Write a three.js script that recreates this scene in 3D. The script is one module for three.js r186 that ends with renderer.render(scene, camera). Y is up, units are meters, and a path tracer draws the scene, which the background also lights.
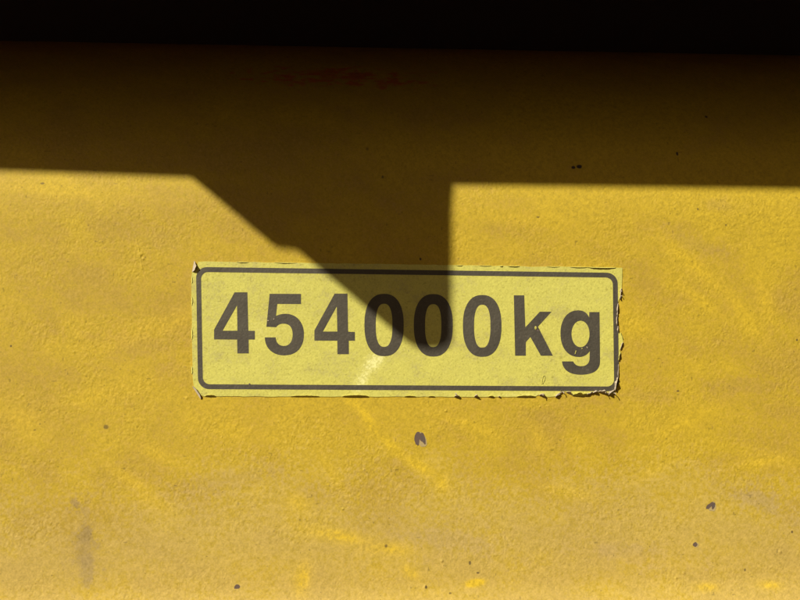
import * as THREE from 'three';
import { mergeGeometries } from 'three/addons/utils/BufferGeometryUtils.js';

// ------------------------------------------------------------------ camera, sky, sun, exposure
const scene = new THREE.Scene();
const camera = new THREE.PerspectiveCamera(28.07, 4 / 3, 0.02, 200);
const YAW = 5 * Math.PI / 180, DIST = 0.6;
camera.position.set(-Math.sin(YAW) * DIST, 0, Math.cos(YAW) * DIST);
camera.lookAt(0, 0, 0);
camera.updateMatrixWorld();

const SUN = new THREE.Vector3(-0.53, 0.60, 0.60).normalize();      // towards the sun: high, to the left, in front of the panel
const KX = -SUN.x / SUN.z, KY = SUN.y / SUN.z;                       // how far a shadow slides per metre of distance from the panel
const sun = new THREE.DirectionalLight(new THREE.Color().setRGB(1, 0.96, 0.88), 4.2);
sun.position.copy(SUN).multiplyScalar(6);
sun.castShadow = true;
sun.shadow.radius = 1.7;
sun.shadow.mapSize.set(4096, 4096);
Object.assign(sun.shadow.camera, { left: -1.2, right: 1.2, top: 1.2, bottom: -1.2, near: 0.5, far: 14 });
scene.add(sun, sun.target);

{ // clear hazy sky: pale horizon, deeper zenith, bright air round the sun
  const w = 512, h = 256, d = new Float32Array(w * h * 4), v = new THREE.Vector3();
  for (let j = 0; j < h; j++) for (let i = 0; i < w; i++) {
    const lat = ((j + 0.5) / h - 0.5) * Math.PI, lon = ((i + 0.5) / w - 0.5) * 2 * Math.PI;
    v.set(Math.cos(lat) * Math.cos(lon), Math.sin(lat), Math.cos(lat) * Math.sin(lon));
    const e = Math.max(0, v.y), g = Math.acos(Math.min(1, v.dot(SUN))) * 180 / Math.PI;
    const hz = Math.exp(-e * 5), au = 2.2 * Math.exp(-g / 8) + 0.50 * Math.exp(-g / 20);
    const o = (j * w + i) * 4;
    d[o] = 0.013 + 0.003 * hz + au; d[o + 1] = 0.014 + 0.002 * hz + au * 0.73; d[o + 2] = 0.022 + au * 0.44; d[o + 3] = 1;
  }
  const sky = new THREE.DataTexture(d, w, h, THREE.RGBAFormat, THREE.FloatType);
  sky.mapping = THREE.EquirectangularReflectionMapping; sky.magFilter = THREE.LinearFilter; sky.needsUpdate = true;
  scene.background = sky; scene.environment = sky;
}
const renderer = new THREE.WebGLRenderer({ antialias: true });
renderer.toneMapping = THREE.LinearToneMapping;
renderer.toneMappingExposure = 1.36;
renderer.shadowMap.enabled = true;
renderer.setSize(1024, 768);

// ------------------------------------------------------------------ helpers
let seed = 7;
const rnd = () => { seed = (seed + 0x6d2b79f5) | 0; let t = Math.imul(seed ^ (seed >>> 15), 1 | seed); t = (t + Math.imul(t ^ (t >>> 7), 61 | t)) ^ t; return ((t ^ (t >>> 14)) >>> 0) / 4294967296; };
const sm = (a, b, x) => { const t = Math.min(1, Math.max(0, (x - a) / (b - a))); return t * t * (3 - 2 * t); };
const TAB = new Float32Array(65536); for (let i = 0; i < 65536; i++) TAB[i] = rnd() * 2 - 1;
const hsh = (x, y) => TAB[(Math.imul(x, 374761393) + Math.imul(y, 668265263) ^ (Math.imul(x, 374761393) + Math.imul(y, 668265263) >>> 13)) & 65535];
function vn(x, y) {                                                  // smooth value noise, -1 .. 1
  const xi = Math.floor(x), yi = Math.floor(y), fx = x - xi, fy = y - yi, u = fx * fx * fx * (fx * (fx * 6 - 15) + 10), v = fy * fy * fy * (fy * (fy * 6 - 15) + 10);
  const a = hsh(xi, yi), b = hsh(xi + 1, yi), c = hsh(xi, yi + 1), e = hsh(xi + 1, yi + 1);
  return (a + (b - a) * u) * (1 - v) + (c + (e - c) * u) * v;
}
const fbm = (x, y, n) => { let s = 0, a = 0.55; for (let i = 0; i < n; i++) { s += a * vn(x, y); x = x * 2.03 + 17.3; y = y * 2.03 - 9.1; a *= 0.52; } return s; };

const ray = new THREE.Vector3();
// where the line of sight to a point of the panel, given in the photograph's 800 x 600 survey grid, meets the panel: used once, to lay out the panel's own drawing in metres
function W(px, py) {
  ray.set(px / 400 - 1, 1 - py / 300, 0.5).unproject(camera).sub(camera.position);
  const k = -camera.position.z / ray.z;
  return new THREE.Vector2(camera.position.x + ray.x * k, camera.position.y + ray.y * k);
}
const MM = 0.001, PX = 0.0005;
const taken = {};
const numbered = (n) => { taken[n] = (taken[n] ?? -1) + 1; return taken[n] ? n + '_' + String(taken[n]).padStart(3, '0') : n; };
function part(name, geo, m, parent) {
  const o = new THREE.Mesh(geo, m); o.name = name; o.castShadow = o.receiveShadow = true; parent.add(o); return o;
}
function thing(name, label, category, group) {
  const o = new THREE.Group(); o.name = numbered(name); o.userData = { label, category }; if (group) o.userData.group = group; scene.add(o); return o;
}
function tex(w, h, fill, channels, srgb) {                           // fill(i, j, out) -> channels written at out
  const data = channels === 'f' ? new Float32Array(w * h) : new Uint8Array(w * h * 4);
  for (let j = 0; j < h; j++) for (let i = 0; i < w; i++) fill(i, j, data, j * w + i);
  const t = channels === 'f' ? new THREE.DataTexture(data, w, h, THREE.RedFormat, THREE.FloatType) : new THREE.DataTexture(data, w, h);
  t.magFilter = THREE.LinearFilter; t.minFilter = THREE.LinearFilter; t.wrapS = t.wrapT = THREE.MirroredRepeatWrapping;
  if (srgb) t.colorSpace = THREE.SRGBColorSpace;
  t.needsUpdate = true; return t;
}
const s8 = (l) => { l = Math.min(1, Math.max(0, l)); return 255 * (l <= 0.0031308 ? l * 12.92 : 1.055 * Math.pow(l, 1 / 2.4) - 0.055); };

// ------------------------------------------------------------------ paint: weathered yellow over steel
// uv of the panel is metres; the texture covers 0.5 x 0.375 m round the middle
const TW = 2048, TH = 1536, TX = 0.5, TY = 0.375;
function place(t) { t.repeat.set(1 / TX, 1 / TY); t.offset.set(0.5, 0.5); return t; }
// smears of cleaner, brighter paint: [px, py, half length, half width, angle, strength]
const smears = [[352, 398, 14, 8, 1.0, 1.1], [368, 420, 26, 6, 1.0, 1.3], [392, 446, 22, 6, .8, 1.3], [420, 466, 24, 7, .55, 1.3], [441, 482, 14, 9, 1.1, 1.2], [330, 470, 30, 6, 1.0, .7], [340, 536, 46, 9, .22, .95], [390, 549, 34, 8, .05, .95], [298, 503, 16, 10, .5, .8], [150, 500, 30, 9, .5, .6],
  [475, 583, 9, 3.4, -.12, 4], [585, 338, 40, 6, 1.0, .5], [615, 300, 36, 5, .9, .6], [690, 262, 60, 10, .7, .8], [745, 315, 50, 9, .9, .8], [700, 300, 40, 6, .6, .7], [690, 420, 60, 10, -.4, .6], [150, 330, 60, 12, -.35, .7], [765, 300, 26, 12, 1.2, .8], [762, 462, 36, 8, -.2, .8],
  [60, 190, 70, 9, .1, .6], [130, 480, 40, 7, .6, .7], [597, 384, 34, 7, .1, .8], [640, 330, 30, 12, .4, .6], [520, 220, 60, 10, .1, .5], [780, 460, 40, 10, .2, .6], [302, 578, 9, 18, .2, 1], [565, 492, 40, 8, .2, .5], [540, 440, 22, 10, .9, .6], [470, 425, 46, 5, .3, .6],
  [410, 572, 13, 7, .7, .9], [770, 585, 14, 5, .1, .9], [706, 587, 14, 5, 0, .9], [20, 420, 40, 20, .6, .5], [235, 430, 50, 10, .2, .5], [100, 395, 60, 8, -.2, .5], [160, 455, 30, 10, .4, .6], [640, 560, 40, 5, .1, .4], [655, 470, 30, 7, -.5, .5], [250, 300, 5, 5, 0, 0]];
// dull brown or grey dirt: [px, py, half length, half width, angle, strength, r, g, b]
const stains = [[84, 548, 34, 13, 1.5, .48, .29, .20, .07], [84, 534, 12, 9, 1.3, .38, .23, .16, .06], [74, 503, 8, 3.2, .9, .5, .25, .165, .065], [86, 570, 22, 11, 1.5, .35, .29, .21, .09], [740, 385, 60, 9, .05, .35, .33, .2, .06], [140, 345, 50, 16, .1, .25, .36, .22, .06],
  [190, 375, 40, 12, .4, .2, .36, .22, .07], [640, 395, 50, 8, .1, .25, .36, .22, .07], [345, 330, 400, 3, 0, 0, 0, 0, 0], [720, 205, 24, 7, .2, .3, .34, .22, .07], [700, 245, 40, 9, .3, .25, .36, .24, .09],
  [760, 500, 30, 12, .4, .35, .36, .26, .13], [630, 555, 50, 12, .1, .3, .4, .28, .14], [225, 480, 60, 14, -.2, .25, .37, .25, .09], [450, 540, 60, 16, .15, .3, .38, .27, .13], [160, 240, 40, 12, .3, .2, .36, .23, .08]];
const toLocal = (list) => list.map(([px, py, a, b, an, ...r]) => { const p = W(px, py); return [p.x, p.y, a * PX, b * PX, Math.cos(an), -Math.sin(an), ...r]; });
const SMEAR = toLocal(smears), STAIN = toLocal(stains);
const hit = (s, x, y) => { const dx = x - s[0], dy = y - s[1], u = (dx * s[4] + dy * s[5]) / s[2], v = (-dx * s[5] + dy * s[4]) / s[3]; const q = u * u + v * v; return q > 4 ? 0 : Math.exp(-q * 1.4); };
const specks = [[575, 166, 1.9, 1.5, 1], [581, 165, 2.6, 2, 1], [681, 151, 1.3, 2.4, 1], [717, 106, 1.6, 1.6, .9], [420.5, 259, 1, 1.4, .9], [698, 209, 1, 1, .7], [726, 225, 1, 1, .6], [538, 217, 1.6, .8, .6], [106, 427, 2.6, 2.2, .6], [11, 346, 1, 1, .8],
  [42, 183, 2, 1, .6], [678, 391, 1.6, 1, .8], [792, 532, 1, 1.4, .8], [386, 546, 1.3, 1.6, .7], [383, 176, 1, 1.5, .7], [368, 146, 1.6, 1.6, .5], [745, 570, 1, 1.5, .7], [470, 563, 1.2, 1.8, .7], [478, 573, 1.4, 1.2, .7], [426, 587, 1.3, 1.6, .8], [450, 593, 1.3, .9, .6],
  [797, 340, 1, 1, .8], [300, 520, 1, 1, .4], [35, 430, 1.2, .8, .5], [560, 440, 1, .8, .4]].map(([x, y, a, b, k]) => { const p = W(x, y); return [p.x, p.y, a * PX, b * PX, k]; });

const paintMap = place(tex(TW, TH, (i, j, d, n) => {
  const x = ((i + .5) / TW - .5) * TX, y = ((j + .5) / TH - .5) * TY, mx = x * 1000, my = y * 1000;
  // weathered ochre mottle, in patches with a grain
  const broad = fbm(mx / 70 + 3, my / 55 + 8, 3), mid = fbm(mx / 16 + my / 40, my / 12 - 4, 3), grain = fbm(mx / 1.5, my / 1.5, 3), fine = vn(mx / .55 + 9, my / .55);
  let dull = sm(-.3, .65, broad * .55 + mid * .5 + grain * .55);
  let r = .505 - .085 * dull, g = .345 - .070 * dull, b = .013 + .013 * dull;
  // chalky dust lying in patches low on the panel
  const low = sm(-.045, -.125, y + .03 * broad + .022 * mid);
  let dust = sm(.0, .75, low * .95 + mid * .35 + grain * .42 + broad * .15 - .28) * .62;
  r += (.465 - r) * dust; g += (.335 - g) * dust; b += (.088 - b) * dust;
  let sp = 0; for (const s of SMEAR) { const q = hit(s, x, y); if (q > .01) sp = Math.max(sp, q * s[6]); }
  sp *= .55 + .45 * sm(-.5, .5, grain + mid * .6); sp = Math.min(1, sp);
  r += (.62 - r) * sp * .85; g += (.42 - g) * sp * .85; b += (.010 - b) * sp * .85;
  for (const s of STAIN) { const q = hit(s, x, y); if (q > .01) { const k = Math.min(1, s[6] * (j > 420 ? .6 : 1) * sm(.1, .85, q + .4 * grain + .5 * fbm(mx / 4.5 + 3, my / 6, 2))); if (k > 0) { r += (s[7] - r) * k; g += (s[8] - g) * k; b += (s[9] - b) * k; } } }
  // a few rust-red scabs high on the shoulder
  if (y > .1) { const ax = (x + .03) / .055, ay = (y - .126) / .012, bl = sm(.1, .8, fbm(mx / 7 + 20, my / 3, 4) + .25 * grain + .55 - (ax * ax + ay * ay) * .7); r += (.50 - r) * bl * .8; g += (.10 - g) * bl * .8; b += (.02 - b) * bl * .8; }
  // pin-head dirt
  const pin = sm(.78, .95, vn(mx / 1.1 + 71, my / 1.1 - 33)) * sm(.2, .5, vn(mx / 5 + 7, my / 5));
  let m = 1 + .19 * grain + .11 * fine; m *= 1 - .35 * pin;
  for (const s of specks) { const u = (x - s[0]) / s[2], v = (y - s[1]) / s[3], q = u * u + v * v; if (q < 3) { const k = s[4] * sm(1.6, .5, q + .5 * grain); r += (.035 - r) * k; g += (.02 - g) * k; b += (.012 - b) * k; } }
  d[n * 4] = s8(r * m); d[n * 4 + 1] = s8(g * m); d[n * 4 + 2] = s8(b * m); d[n * 4 + 3] = 255;
}, 'c', true));

const scratches = [[135, 232, 139, 250, .10], [139, 250, 142, 268, .12], [300, 160, 318, 150, .05], [112, 155, 119, 165, .05], [590, 480, 640, 500, .02], [365, 455, 372, 480, .02]].map(([a, b, c, e, h]) => { const p = W(a, b), q = W(c, e); return [p.x, p.y, q.x, q.y, h]; });
const grit = []; for (let i = 0; i < 520; i++) grit.push([(rnd() - .5) * TX, (rnd() - .5) * TY, (.25 + rnd() * rnd() * .9) * MM, (rnd() < .72 ? 1 : -1) * (.05 + .12 * rnd())]);
for (const [px, py, r, h] of [[141, 254, 2.4, .3], [143, 259, 1.6, .25], [146, 246, 2, -.15], [74, 352, 1.5, .25], [187, 398, 1.6, .4], [6, 196, 3, -.2], [780, 552, 2.2, .35], [684, 573, 2, .3], [442, 561, 1.7, .4], [425, 587, 1.8, .35], [302, 322, 1.3, .3], [446, 411, 1.6, .35], [740, 588, 2, .3], [86, 595, 2.2, .4], [676, 578, 1.6, .3], [492, 432, 1.5, .3], [540, 407, 1, .25], [343, 509, 1.4, .3]]) { const p = W(px, py); grit.push([p.x, p.y, r * PX, h]); }
const cells = new Map(); for (const g of grit) { const k = Math.floor(g[0] / .004) + ',' + Math.floor(g[1] / .004); if (!cells.has(k)) cells.set(k, []); cells.get(k).push(g); }
const paintBump = place(tex(TW, TH, (i, j, d, n) => {                // height in millimetres
  const x = ((i + .5) / TW - .5) * TX, y = ((j + .5) / TH - .5) * TY, mx = x * 1000, my = y * 1000;
  const wx = mx + .6 * vn(mx / 3, my / 3 + 5), wy = my + .6 * vn(mx / 3 + 11, my / 3);
  let h = .045 * vn(wx / 1.35, wy / 1.6) + .042 * vn(wx / .8 + 5, wy / .95) + .018 * vn(mx / .45, my / .45) + .03 * fbm(mx / 6, my / 6.5, 2);
  h += .05 * Math.max(0, vn(wx / 2.6 + 40, wy / 3.4) - .35);
  const ci = Math.floor(x / .004), cj = Math.floor(y / .004);
  for (let a = -1; a <= 1; a++) for (let b = -1; b <= 1; b++) { const l = cells.get((ci + a) + ',' + (cj + b)); if (l) for (const g of l) { const q = ((x - g[0]) ** 2 + (y - g[1]) ** 2) / (g[2] * g[2]); if (q < 5) h += g[3] * Math.exp(-q * 1.5); } }
  for (const s of scratches) { const ex = s[2] - s[0], ey = s[3] - s[1], L = ex * ex + ey * ey, t = ((x - s[0]) * ex + (y - s[1]) * ey) / L; if (t > -.1 && t < 1.1) { const q = ((x - s[0] - t * ex) ** 2 + (y - s[1] - t * ey) ** 2) / (.35e-3 ** 2); if (q < 6) h += s[4] * Math.exp(-q); } }
  h = h * (.45 + .85 * sm(-.4, .55, fbm(mx / 22 + 60, my / 16, 3)));
  d[n] = h * .5 + .5;
}, 'f'));
const paint = new THREE.MeshStandardMaterial({ map: paintMap, bumpMap: paintBump, bumpScale: 1.8 * MM, roughness: .72 });

const steelDark = new THREE.MeshStandardMaterial({ color: new THREE.Color().setRGB(.10, .075, .055), roughness: .8 });   // brown, bare steel
const oxide = new THREE.MeshStandardMaterial({ color: new THREE.Color().setRGB(.24, .075, .04), roughness: .85 });       // red-oxide primer on the overhang

// ------------------------------------------------------------------ ground, far below the frame
{
  const g = new THREE.PlaneGeometry(160, 160); g.rotateX(-Math.PI / 2);
  const t = tex(512, 512, (i, j, d, n) => { const k = 1 + .35 * fbm(i / 40, j / 40, 5); d[n * 4] = s8(.030 * k); d[n * 4 + 1] = s8(.015 * k); d[n * 4 + 2] = s8(.008 * k); d[n * 4 + 3] = 255; }, 'c', true);
  t.repeat.set(80, 80);
  const o = part('ground', g, new THREE.MeshStandardMaterial({ map: t, roughness: 1 }), scene);
  o.position.y = -1.7; o.userData.kind = 'structure';
}

// ------------------------------------------------------------------ the yellow panel: one bent plate, a profile swept along x
function sweep(profile, x0, x1, nx) {                                // profile: [y, z] from bottom to top; uv in metres
  const pos = [], uv = [], idx = []; let s = profile.s0 ?? 0; const S = [0];
  for (let i = 1; i < profile.length; i++) S.push(S[i - 1] + Math.hypot(profile[i][0] - profile[i - 1][0], profile[i][1] - profile[i - 1][1]));
  const zero = S[profile.zero ?? 0] - profile[profile.zero ?? 0][0];
  for (let i = 0; i < profile.length; i++) for (let k = 0; k <= nx; k++) { const x = x0 + (x1 - x0) * k / nx; pos.push(x, profile[i][0], profile[i][1]); uv.push(x, S[i] - zero); }
  for (let i = 0; i < profile.length - 1; i++) for (let k = 0; k < nx; k++) { const a = i * (nx + 1) + k, b = a + nx + 1; idx.push(a, a + 1, b + 1, a, b + 1, b); }
  const g = new THREE.BufferGeometry(); g.setAttribute('position', new THREE.Float32BufferAttribute(pos, 3)); g.setAttribute('uv', new THREE.Float32BufferAttribute(uv, 2)); g.setIndex(idx); g.computeVertexNormals(); return g;
}
const panel = thing('machine_body', 'weathered yellow painted steel machine side with a tattered weight label stuck on it', 'machine body');
const TOPY = 0.040, SHOULDER = .106, BOTY = -0.1405;
{
  const p = []; const R = .03;
  p.push([BOTY - R - .012, R + .008], [BOTY - R - .001, R + .006], [BOTY - R, R + .002]);
  for (let i = 0; i <= 12; i++) { const a = (1 - i / 12) * Math.PI / 2; p.push([BOTY - R * Math.sin(a), R * (1 - Math.cos(a))]); }
  for (let y = BOTY + .01; y < TOPY; y += .01) p.push([y, 0]);
  for (let i = 0; i <= 40; i++) { const a = i / 40 * Math.PI / 2; p.push([TOPY + SHOULDER * Math.sin(a), -SHOULDER * (1 - Math.cos(a))]); }
  p.push([TOPY + SHOULDER + .0005, -.20]); p.zero = 3 + 12;
  part('face_plate', sweep(p, -.7, .7, 8), paint, panel);
  const back = new THREE.BoxGeometry(1.4, .62, .01); back.translate(0, .06, -.206); part('back_plate', back, steelDark, panel);
}
// chips through the paint: brown primer lobes with a pale torn rim
const primer = new THREE.MeshStandardMaterial({ color: new THREE.Color().setRGB(.115, .075, .052), roughness: .8 });
const rimMat = new THREE.MeshStandardMaterial({ color: new THREE.Color().setRGB(.40, .30, .12), roughness: .8 });
function lobe(px, py, a, b, an, sd) {                                // an uneven, slightly hollow patch
  const c = W(px, py), N = 18, pos = [c.x, c.y, .06 * MM], idx = [], ca = Math.cos(an), sa = Math.sin(an);
  for (let i = 0; i < N; i++) { const t = i / N * 2 * Math.PI, k = 1 + .28 * vn(Math.cos(t) * 1.4 + sd, Math.sin(t) * 1.4 - sd); const u = Math.cos(t) * a * k, v = Math.sin(t) * b * k; pos.push(c.x + (u * ca - v * sa) * PX, c.y + (u * sa + v * ca) * PX, .1 * MM); idx.push(0, i + 1, (i + 1) % N + 1); }
  const g = new THREE.BufferGeometry(); g.setAttribute('position', new THREE.Float32BufferAttribute(pos, 3)); g.setIndex(idx); g.computeVertexNormals(); return g;
}
function rim(px, py, a, b, an, sd, t = .7) {
  const c = W(px, py), pts = [], ca = Math.cos(an), sa = Math.sin(an);
  for (let i = 0; i < 16; i++) { const q = i / 16 * 2 * Math.PI, k = 1 + .25 * vn(Math.cos(q) * 1.4 + sd, Math.sin(q) * 1.4 - sd); const u = Math.cos(q) * a * k, v = Math.sin(q) * b * k; pts.push(new THREE.Vector3(c.x + (u * ca - v * sa) * PX, c.y + (u * sa + v * ca) * PX, (.05 + .12 * vn(i * .9, sd)) * MM)); }
  return new THREE.TubeGeometry(new THREE.CatmullRomCurve3(pts, true), 40, t * PX, 5, true);
}
for (const [px, py, a, b, an, two] of [[420, 439, 6.6, 8.2, .15, 1], [711.5, 506, 4.4, 5.6, -.5, 1], [695.5, 544.5, 3.2, 2.6, .3, 0], [237, 587, 3.6, 3, .2, 0], [697, 587.5, 2, 2.6, -.4, 0]]) {
  const lift = (g, z) => { g.translate(0, 0, z * MM); return g; };
  const chip = part('paint_chip', two ? mergeGeometries([lift(lobe(px - a * .46, py - .3, a * .44, b * .86, an - .3, px), .05), lift(lobe(px + a * .40, py - .6, a * .42, b * .68, an + .25, py), .05)]) : lift(lobe(px - .2, py, a * .75, b * .75, an, px), .05), primer, panel);
  part('torn_paint', lift(lobe(px + a * .15, py + b * .12, a * .86, b * .9, an, px * .3), -.02), rimMat, chip);
  if (two) part('dark_core', lift(lobe(px + a * .44, py - .4, a * .26, b * .4, an + .3, py + 3), .09), steelDark, chip);
}

// ------------------------------------------------------------------ the label
const label = thing('weight_label', 'tattered yellow sticker reading 454000kg inside a thin dark frame', 'label');
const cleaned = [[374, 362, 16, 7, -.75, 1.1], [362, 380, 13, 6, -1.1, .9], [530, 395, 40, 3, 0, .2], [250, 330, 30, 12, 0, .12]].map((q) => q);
const SW = 1024, SH = 512, SX = .25, SY = .125, sc = W(407, 330);
const CL = toLocal(cleaned);
function placeS(t) { t.repeat.set(1 / SX, 1 / SY); t.offset.set(.5 - sc.x / SX, .5 - sc.y / SY); return t; }
const sheetMap = placeS(tex(SW, SH, (i, j, d, n) => {
  const x = sc.x + ((i + .5) / SW - .5) * SX, y = sc.y + ((j + .5) / SH - .5) * SY, mx = x * 1000, my = y * 1000;
  const grain = fbm(mx / .9, my / .9, 3), mid = fbm(mx / 9, my / 7, 3), fine = vn(mx / .42, my / .42);
  let r = .595, g = .545, b = .105;
  const dirt = sm(-.1, .8, mid * .7 + grain * .7); r -= .125 * dirt; g -= .125 * dirt; b += .004 * dirt;
  const pin = sm(.55, .95, vn(mx / .7 + 31, my / .7)); r *= 1 - .22 * pin; g *= 1 - .24 * pin; b *= 1 - .3 * pin;
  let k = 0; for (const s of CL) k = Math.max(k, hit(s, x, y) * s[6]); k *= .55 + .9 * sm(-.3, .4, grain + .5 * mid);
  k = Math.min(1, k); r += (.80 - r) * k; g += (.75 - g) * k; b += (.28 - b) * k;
  const m = 1 + .12 * grain + .09 * fine;
  d[n * 4] = s8(r * m); d[n * 4 + 1] = s8(g * m); d[n * 4 + 2] = s8(b * m); d[n * 4 + 3] = 255;
}, 'c', true));
const sheetBump = placeS(tex(SW, SH, (i, j, d, n) => { const x = i / SW * SX * 1000, y = j / SH * SY * 1000; d[n] = .5 + .5 * (.022 * vn(x / .7, y / .7) + .02 * vn(x / 1.6 + 3, y / 1.6) + .05 * vn(x / 9, y / 8)); }, 'f'));
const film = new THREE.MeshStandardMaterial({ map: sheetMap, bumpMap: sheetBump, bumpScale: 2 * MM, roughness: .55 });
const inkMap = placeS(tex(SW, SH, (i, j, d, n) => {
  const mx = i / SW * SX * 1000, my = j / SH * SY * 1000, grain = fbm(mx / .8 + 50, my / .8, 3), worn = sm(.62, .95, vn(mx / .6 + 90, my / .6)) * .35;
  const m = 1 + .3 * grain + .45 * fbm(mx / 6, my / 8 + 30, 3); d[n * 4] = s8((.031 + .08 * worn) * m); d[n * 4 + 1] = s8((.027 + .07 * worn) * m); d[n * 4 + 2] = s8((.017 + .04 * worn) * m); d[n * 4 + 3] = 255;
}, 'c', true));
const ink = new THREE.MeshPhysicalMaterial({ map: inkMap, bumpMap: sheetBump, bumpScale: 2 * MM, roughness: .7, ior: 1.95, specularColor: new THREE.Color().setRGB(1, .88, .68) });
const torn = new THREE.MeshStandardMaterial({ color: new THREE.Color().setRGB(.45, .37, .25), roughness: .8 });

const shapeOf = (pts) => new THREE.Shape(pts.map(([a, b]) => W(a, b)));
const FILM = .30 * MM;
function slab(shape, z0, z1, curve = 10) { const g = new THREE.ExtrudeGeometry(shape, { depth: z1 - z0, bevelEnabled: false, curveSegments: curve }); g.translate(0, 0, z0); return g; }
// the sheet's outline, top left clockwise
const outline = [[196.5, 269], [197, 265.5], [198.5, 261.8]];
for (let x = 206; x <= 612; x += 6) outline.push([x, 261.4 + (x - 200) * .0148 + .35 * vn(x * .31, 2) + (x > 500 ? .3 * vn(x * .5, 9) : 0)]);
outline.push([622.2, 267.8], [622, 280], [621.6, 288], [619.8, 290.5], [620.6, 293], [621.3, 296.2], [619, 299.6], [617.3, 304], [616.9, 310], [617.3, 316], [616.8, 321], [617.6, 325], [617.6, 330], [620.5, 333], [622.6, 338], [623, 342.5], [621.8, 346], [619.6, 350], [620.4, 354], [619.6, 358.5], [618, 362], [618.3, 368], [618, 375],
  [617, 381], [615.6, 386], [614.6, 391], [612.5, 395.2], [609, 394], [606, 392.2], [601, 391.2], [597, 391.6], [593.5, 392.2], [590, 394.4], [586, 396], [580, 396.2], [576, 396.3], [572, 394.8], [568, 392.6], [564, 391.4], [561, 391], [558.5, 393.8], [555, 396.3], [549, 397], [543, 396], [541, 394.4], [538, 395], [534, 396.8]);
for (let x = 526; x >= 212; x -= 6) outline.push([x, 396.9 - (530 - x) * .0016 + .3 * vn(x * .29, 5)]);
outline.push([204, 396.3], [199.5, 394.6], [196, 391], [193.8, 386], [192.7, 378], [192.5, 362], [192.2, 350], [191.8, 335], [192, 318], [191.5, 300], [191.4, 285], [191.8, 272], [193.5, 269.8]);
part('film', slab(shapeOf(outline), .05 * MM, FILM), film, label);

// printed frame
const INK0 = FILM - .02 * MM, INK1 = FILM + .07 * MM;
function roundedLoop(x0, y0, x1, y1, r, keep) {                      // in the label's own skewed grid
  const TL = [196, 266.9], TR = [617.4, 272.8], BR = [618.9, 391.2], BL = [198.1, 389];
  const at = (u, v) => { const s = (u) / 421, t = v / 120; const a = [TL[0] + (TR[0] - TL[0]) * s, TL[1] + (TR[1] - TL[1]) * s], b = [BL[0] + (BR[0] - BL[0]) * s, BL[1] + (BR[1] - BL[1]) * s]; return W(a[0] + (b[0] - a[0]) * t, a[1] + (b[1] - a[1]) * t); };
  const pts = [], arc = (cx, cy, a0) => { for (let i = 0; i <= 8; i++) { const a = a0 + i / 8 * Math.PI / 2; pts.push(at(cx + r * Math.cos(a), cy + r * Math.sin(a))); } };
  const run = (ax, ay, bx, by, n) => { for (let i = 1; i < n; i++) pts.push(at(ax + (bx - ax) * i / n, ay + (by - ay) * i / n)); };
  arc(x1 - r, y0 + r, -Math.PI / 2); run(x1, y0 + r, x1, y1 - r, 12); arc(x1 - r, y1 - r, 0); run(x1 - r, y1, x0 + r, y1, 24); arc(x0 + r, y1 - r, Math.PI / 2); run(x0, y1 - r, x0, y0 + r, 12); arc(x0 + r, y0 + r, Math.PI); run(x0 + r, y0, x1 - r, y0, 24);
  return pts;
}
{
  const s = new THREE.Shape(roundedLoop(0, 0, 421, 120, 11)); s.holes.push(new THREE.Path(roundedLoop(4.9, 4.9, 416.1, 115.2, 7)));
  part('printed_frame', slab(s, INK0, INK1), ink, label);
}
// figures and letters, drawn from straight runs and cubic curves; numbers are tenths of the survey grid
function glyph(name, ox, oy, k, cmds, holes) {
  const P = (a, b) => W(ox + a / k, oy + b / k);
  const trace = (path, c) => c.forEach((q, i) => { if (q.length === 2) { const p = P(q[0], q[1]); i ? path.lineTo(p.x, p.y) : path.moveTo(p.x, p.y); } else { const a = P(q[0], q[1]), b = P(q[2], q[3]), e = P(q[4], q[5]); path.bezierCurveTo(a.x, a.y, b.x, b.y, e.x, e.y); } });
  const s = new THREE.Shape(); trace(s, cmds);
  for (const h of holes) { const p = new THREE.Path(); trace(p, h); s.holes.push(p); }
  return part(name, slab(s, INK0, INK1, 10), ink, label);
}
const oval = (l, r, t, b, e = 2.35) => { const o = []; for (let i = 0; i < 44; i++) { const a = i / 44 * 2 * Math.PI, c = Math.cos(a), s = Math.sin(a); o.push([(l + r) / 2 + (r - l) / 2 * Math.sign(c) * Math.abs(c) ** (2 / e), (t + b) / 2 + (b - t) / 2 * Math.sign(s) * Math.abs(s) ** (2 / e)]); } return o; };
glyph('digit', 205, 280, 7.5, [[222, 92], [318, 92], [325, 380], [374, 381], [374, 446], [327, 446], [329, 550], [243, 550], [241, 446], [68, 445], [68, 372]], [[[240, 190], [243, 380], [132, 380]]]);
glyph('digit', 205, 280, 7.5, [[485, 103], [720, 104], [720, 180], [542, 179], [532, 270], [555, 258, 578, 252, 610, 253], [690, 256, 742, 320, 742, 405], [742, 500, 690, 565, 595, 565], [510, 565, 450, 515, 448, 430], [530, 430], [532, 470, 555, 494, 592, 494], [635, 494, 657, 458, 657, 408], [657, 358, 635, 327, 590, 327], [562, 327, 543, 337, 533, 354], [460, 350]], []);
glyph('digit', 305, 280, 7.5, [[222, 102], [318, 102], [323, 388], [374, 389], [374, 455], [328, 455], [329, 556], [243, 556], [242, 455], [70, 454], [70, 378]], [[[238, 197], [242, 386], [134, 386]]]);
glyph('digit', 305, 280, 7.5, oval(445, 740, 103, 571), [oval(530, 655, 178, 501, 2.5)]);
glyph('digit', 405, 280, 7.5, oval(65, 358, 105, 574), [oval(150, 272, 181, 503, 2.5)]);
glyph('digit', 405, 280, 7.5, oval(433, 723, 112, 576), [oval(517, 640, 185, 507, 2.5)]);
glyph('letter', 505, 285, 7.5, [[65, 77], [143, 77], [151, 318], [260, 200], [348, 200], [246, 312], [358, 530], [268, 530], [189, 390], [155, 428], [155, 530], [75, 530]], []);
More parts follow.
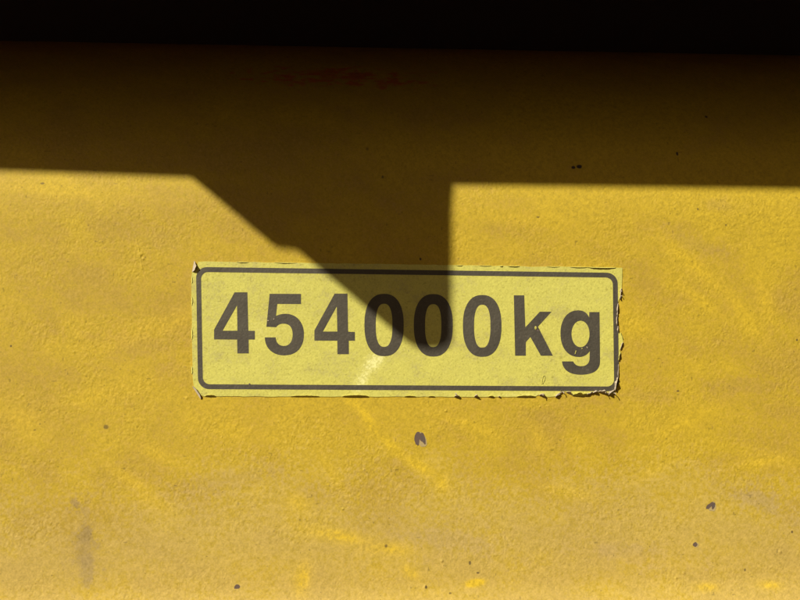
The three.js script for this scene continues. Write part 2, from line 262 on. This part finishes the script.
glyph('letter', 540, 300, 7.5, [[368, 90], [445, 90], [449, 460], [449, 525, 400, 560, 305, 560], [220, 560, 170, 525, 163, 460], [248, 460], [258, 485, 280, 496, 307, 496], [345, 496, 369, 475, 370, 440], [372, 382], [355, 410, 325, 427, 290, 427], [200, 427, 152, 350, 152, 250], [152, 150, 200, 77, 285, 77], [325, 77, 352, 95, 367, 130]], [oval(235, 370, 155, 353, 2.05)]);

// lifted and torn bits along the sheet's edge. a -> b runs along the edge, w is how far the bit reaches, roll how far it curls up, rise in millimetres
function curl(a, b, w, roll, z0, sd, rag = .3, tw = .08) {
  const A = W(...a), B = W(...b), L = A.distanceTo(B), t = B.clone().sub(A).normalize(), n = new THREE.Vector2(t.y, -t.x), NS = Math.max(8, Math.round(L / (.5 * PX * 2))), NT = 5, pos = [], idx = [];
  for (const side of [0, 1]) for (let i = 0; i <= NS; i++) {
    const s = i / NS, env = Math.pow(Math.sin(Math.PI * Math.min(1, Math.max(0, s))), .55) * (1 + rag * vn(s * NS * .45 + sd, sd * 1.7)) * w * PX + .02 * MM;
    for (let k = 0; k <= NT; k++) {
      const q = k / NT, an = roll * q, out = env * Math.sin(an) / roll, up = env * (1 - Math.cos(an)) / roll, th = side ? -tw * MM : 0;
      pos.push(A.x + t.x * L * s + n.x * (out - .4 * PX + th * Math.sin(an) * -1), A.y + t.y * L * s + n.y * (out - .4 * PX + th * Math.sin(an) * -1), z0 + up + th * Math.cos(an));
    }
  }
  const M = (NS + 1) * (NT + 1), at = (side, i, k) => side * M + i * (NT + 1) + k;
  for (let i = 0; i < NS; i++) {
    for (let k = 0; k < NT; k++) { idx.push(at(0, i, k), at(0, i, k + 1), at(0, i + 1, k + 1), at(0, i, k), at(0, i + 1, k + 1), at(0, i + 1, k)); idx.push(at(1, i, k), at(1, i + 1, k + 1), at(1, i, k + 1), at(1, i, k), at(1, i + 1, k), at(1, i + 1, k + 1)); }
    idx.push(at(0, i, NT), at(1, i, NT), at(1, i + 1, NT), at(0, i, NT), at(1, i + 1, NT), at(0, i + 1, NT));
  }
  const g = new THREE.BufferGeometry(); g.setAttribute('position', new THREE.Float32BufferAttribute(pos, 3)); const uv = []; for (let i = 0; i < pos.length; i += 3) uv.push(pos[i], pos[i + 1]); g.setAttribute('uv', new THREE.Float32BufferAttribute(uv, 2)); g.setIndex(idx); g.computeVertexNormals(); return g;
}
const ZT = FILM + .015 * MM;
// lower edge, lifted lips (run right to left so that they reach down)
for (const [x0, x1, w, roll] of [[205, 216, 3.2, 1.1], [290, 320, 2.2, 1.1], [342, 369, 3.8, 1.2], [404, 416, 2.2, 1.1], [428, 435, 1.8, 1.2], [488, 494, 3.4, 1.4], [516, 536, 3.4, 1.2]]) {
  const y = 396.6 - (530 - x0) * .0016; part('lifted_edge', curl([x1, y], [x0, y], w, roll + .7, ZT, x0, .15), film, label);
}
// upper edge, thin lips standing up
for (const [x0, x1, w, roll] of [[236, 249, 1.2, 1.5], [274, 297, 1.1, 1.5], [455, 463, 1.1, 1.5], [478, 492, 1.0, 1.6], [499, 503, 1.5, 1.7], [507, 520, 1.5, 1.7], [546, 560, .9, 1.5], [569, 588, 1.5, 1.6], [586, 616, 2.5, 1.7]]) {
  const y = (x) => 261.6 + (x - 200) * .0148; part('lifted_edge', curl([x0, y(x0)], [x1, y(x1)], w, roll + .7, ZT, x0, .15), film, label);
}
// left edge and its corners
part('curled_corner', curl([192.4, 272], [194.6, 261], 5.5, 1.9, ZT, 3, .2), torn, label);
part('curled_corner', curl([201, 399], [192.6, 386], 4.2, 1.9, ZT, 5, .2), torn, label);
for (const [y0, y1, w] of [[276, 284, 1.2], [296, 306, 1.3], [328, 340, 1.3], [366, 374, 1.3]]) part('lifted_edge', curl([191.9, y1], [191.7, y0], w, 1.3, ZT, y0, .2), film, label);
// right edge and the shredded lower right corner
for (const [a, b, w, roll, m] of [[[621.4, 288], [620, 300], 3.6, 1.7, torn], [[617.8, 303], [617, 317], 2.2, 1.9, torn], [[616.8, 316], [617.4, 326], 3, 1.7, torn], [[617.8, 325], [618, 333], 2.4, 1.8, torn], [[620.6, 332.6], [623, 339], 1.6, 1.4, film], [[623, 342], [620, 350], 2, 1.6, torn], [[620.4, 352], [618.4, 361], 2.4, 1.7, film], [[618.2, 364], [618, 378], 1.6, 1.8, torn],
  [[617.6, 377], [614.8, 391], 5.2, 2.0, torn], [[615, 389], [608, 395], 5, 2.0, torn], [[609, 394], [598, 391.6], 4.2, 1.7, torn], [[598, 391.6], [592, 393], 3.4, 1.9, torn], [[593, 392.4], [585, 396], 3.2, 1.5, torn], [[588, 395.4], [572, 395.4], 4, 1.3, film], [[574, 395.5], [566, 392], 3.2, 1.6, torn], [[563, 391.2], [556, 396], 3.6, 1.6, torn], [[545, 396.4], [539, 395], 4.6, 1.7, torn], [[560.5, 394], [555, 397], 3.8, 1.8, torn], [[459, 396.6], [454, 396.5], 4.4, 1.7, torn], [[478, 396.7], [474, 396.6], 3.4, 1.7, torn], [[500.5, 396.8], [498, 396.7], 2, 1.7, torn]])
  part('torn_edge', curl(a, b, w * 1.35, roll + .55, ZT, a[0] + a[1], .6), m, label);
// slivers hanging off the shredded edge
function sliver(a, b, r, z) { const p = W(...a), q = W(...b), m = W((a[0] + b[0]) / 2 + .8, (a[1] + b[1]) / 2 - .4); return new THREE.TubeGeometry(new THREE.CatmullRomCurve3([new THREE.Vector3(p.x, p.y, ZT), new THREE.Vector3(m.x, m.y, ZT + z * .7 * MM), new THREE.Vector3(q.x, q.y, ZT + z * MM)]), 8, r * PX, 4); }
for (const [a, b, r, z] of [[[603, 391.6], [604, 392.4], .45, 3.2], [[613, 393], [614, 394], .5, 3], [[541, 394], [541.8, 395], .5, 2.6], [[455, 393.5], [455.6, 394.5], .45, 2.4], [[619.5, 291], [620.4, 291.6], .5, 1.8], [[620, 296], [621, 296.4], .4, 1.4], [[562, 392], [562.8, 393], .5, 2]]) part('sliver', sliver(a, b, r, z), torn, label);
// nicks in the print and a small burst blister
{
  const d = new THREE.SphereGeometry(1.6 * PX, 14, 8, 0, 2 * Math.PI, 0, Math.PI / 2); d.rotateX(Math.PI / 2); d.scale(.8, 1.25, .6); const p = W(535.6, 328); d.translate(p.x, p.y, INK1 - .02 * MM); part('blister', d, film, label);
  const q = W(537.8, 330.6), h = lobe(537.6, 330.4, 1.3, 1.3, 0, 2); h.translate(0, 0, INK1 - .03 * MM); part('pit', h, steelDark, label);
  const nick = (a, b, r, m) => { const p = W(...a), q = W(...b); part('nick', new THREE.TubeGeometry(new THREE.LineCurve3(new THREE.Vector3(p.x, p.y, INK1), new THREE.Vector3(q.x, q.y, INK1)), 2, r * PX, 5), m, label); };
  nick([576, 350.5], [575, 354], .55, film); nick([581.5, 349], [582.3, 348.4], .6, film); nick([586.5, 346.5], [587.3, 348], .45, torn); nick([273.6, 318.6], [274.2, 319.4], .6, torn); nick([267.4, 320.4], [268.6, 320.9], .6, torn);
  const loop = [[541.6, 384], [543, 376.5], [544.4, 375.3], [544.8, 378.5], [542.6, 383.8]].map(([a, b]) => { const p = W(a, b); return new THREE.Vector3(p.x, p.y, FILM + .1 * MM); });
  part('tear', new THREE.TubeGeometry(new THREE.CatmullRomCurve3(loop), 20, .38 * PX, 5), film, label);
  const t = W(249.5, 384), g2 = lobe(249.5, 384.2, .8, .9, 0, 4); g2.translate(0, 0, INK1); part('pit', g2, steelDark, label);
}

// ------------------------------------------------------------------ what casts the shadow: a steel overhang in front of and above the panel, with a tapered bracket hanging from its lip
const hang = thing('steel_overhang', 'red-oxide primed steel overhang above the yellow machine side with a tapered hanging bracket', 'overhang');
{
  const ZF = .17, TH4 = .004, TOP = .36;
  // corner points given by where their shadow falls on the panel
  const up = ([px, py], z) => { const p = W(px, py); return new THREE.Vector2(p.x - KX * z, p.y + KY * z); };
  const lip = (pts, z) => { const v = pts.map((p) => up(p, z)); v.push(new THREE.Vector2(v[v.length - 1].x, TOP), new THREE.Vector2(v[0].x, TOP)); return new THREE.Shape(v); };
  part('left_lip', slab(lip([[-700, 138], [0, 166], [189, 174], [420, 183]], ZF), ZF - TH4, ZF), oxide, hang);
  part('right_lip', slab(lip([[400, 181.8], [450, 182.4], [800, 187], [1700, 198.5]], ZF - TH4 - .0005), ZF - 2 * TH4 - .0005, ZF - TH4 - .0005), oxide, hang);
  const zb = ZF + TH4 + .0005;
  const b = [[180, 166], [187, 173.5], [274, 246.6], [280, 249.6], [297, 251], [301, 253.6], [405, 341], [415, 347.6], [427, 350], [441, 349.6], [449.5, 345.5], [453, 338], [452.6, 178], [452.4, 150], [160, 140]].map((p) => up(p, zb));
  part('bracket_plate', slab(new THREE.Shape(b), zb - TH4, zb), oxide, hang);
  const deck = new THREE.BoxGeometry(1.5, .012, ZF + .19); deck.translate(0, TOP - .03, (ZF - .19) / 2 - .012); part('deck_plate', deck, oxide, hang);
  const web = new THREE.BoxGeometry(1.5, .182, .008); web.translate(0, .1400 + .091, .066); part('web_plate', web, oxide, hang);
}

renderer.render(scene, camera);
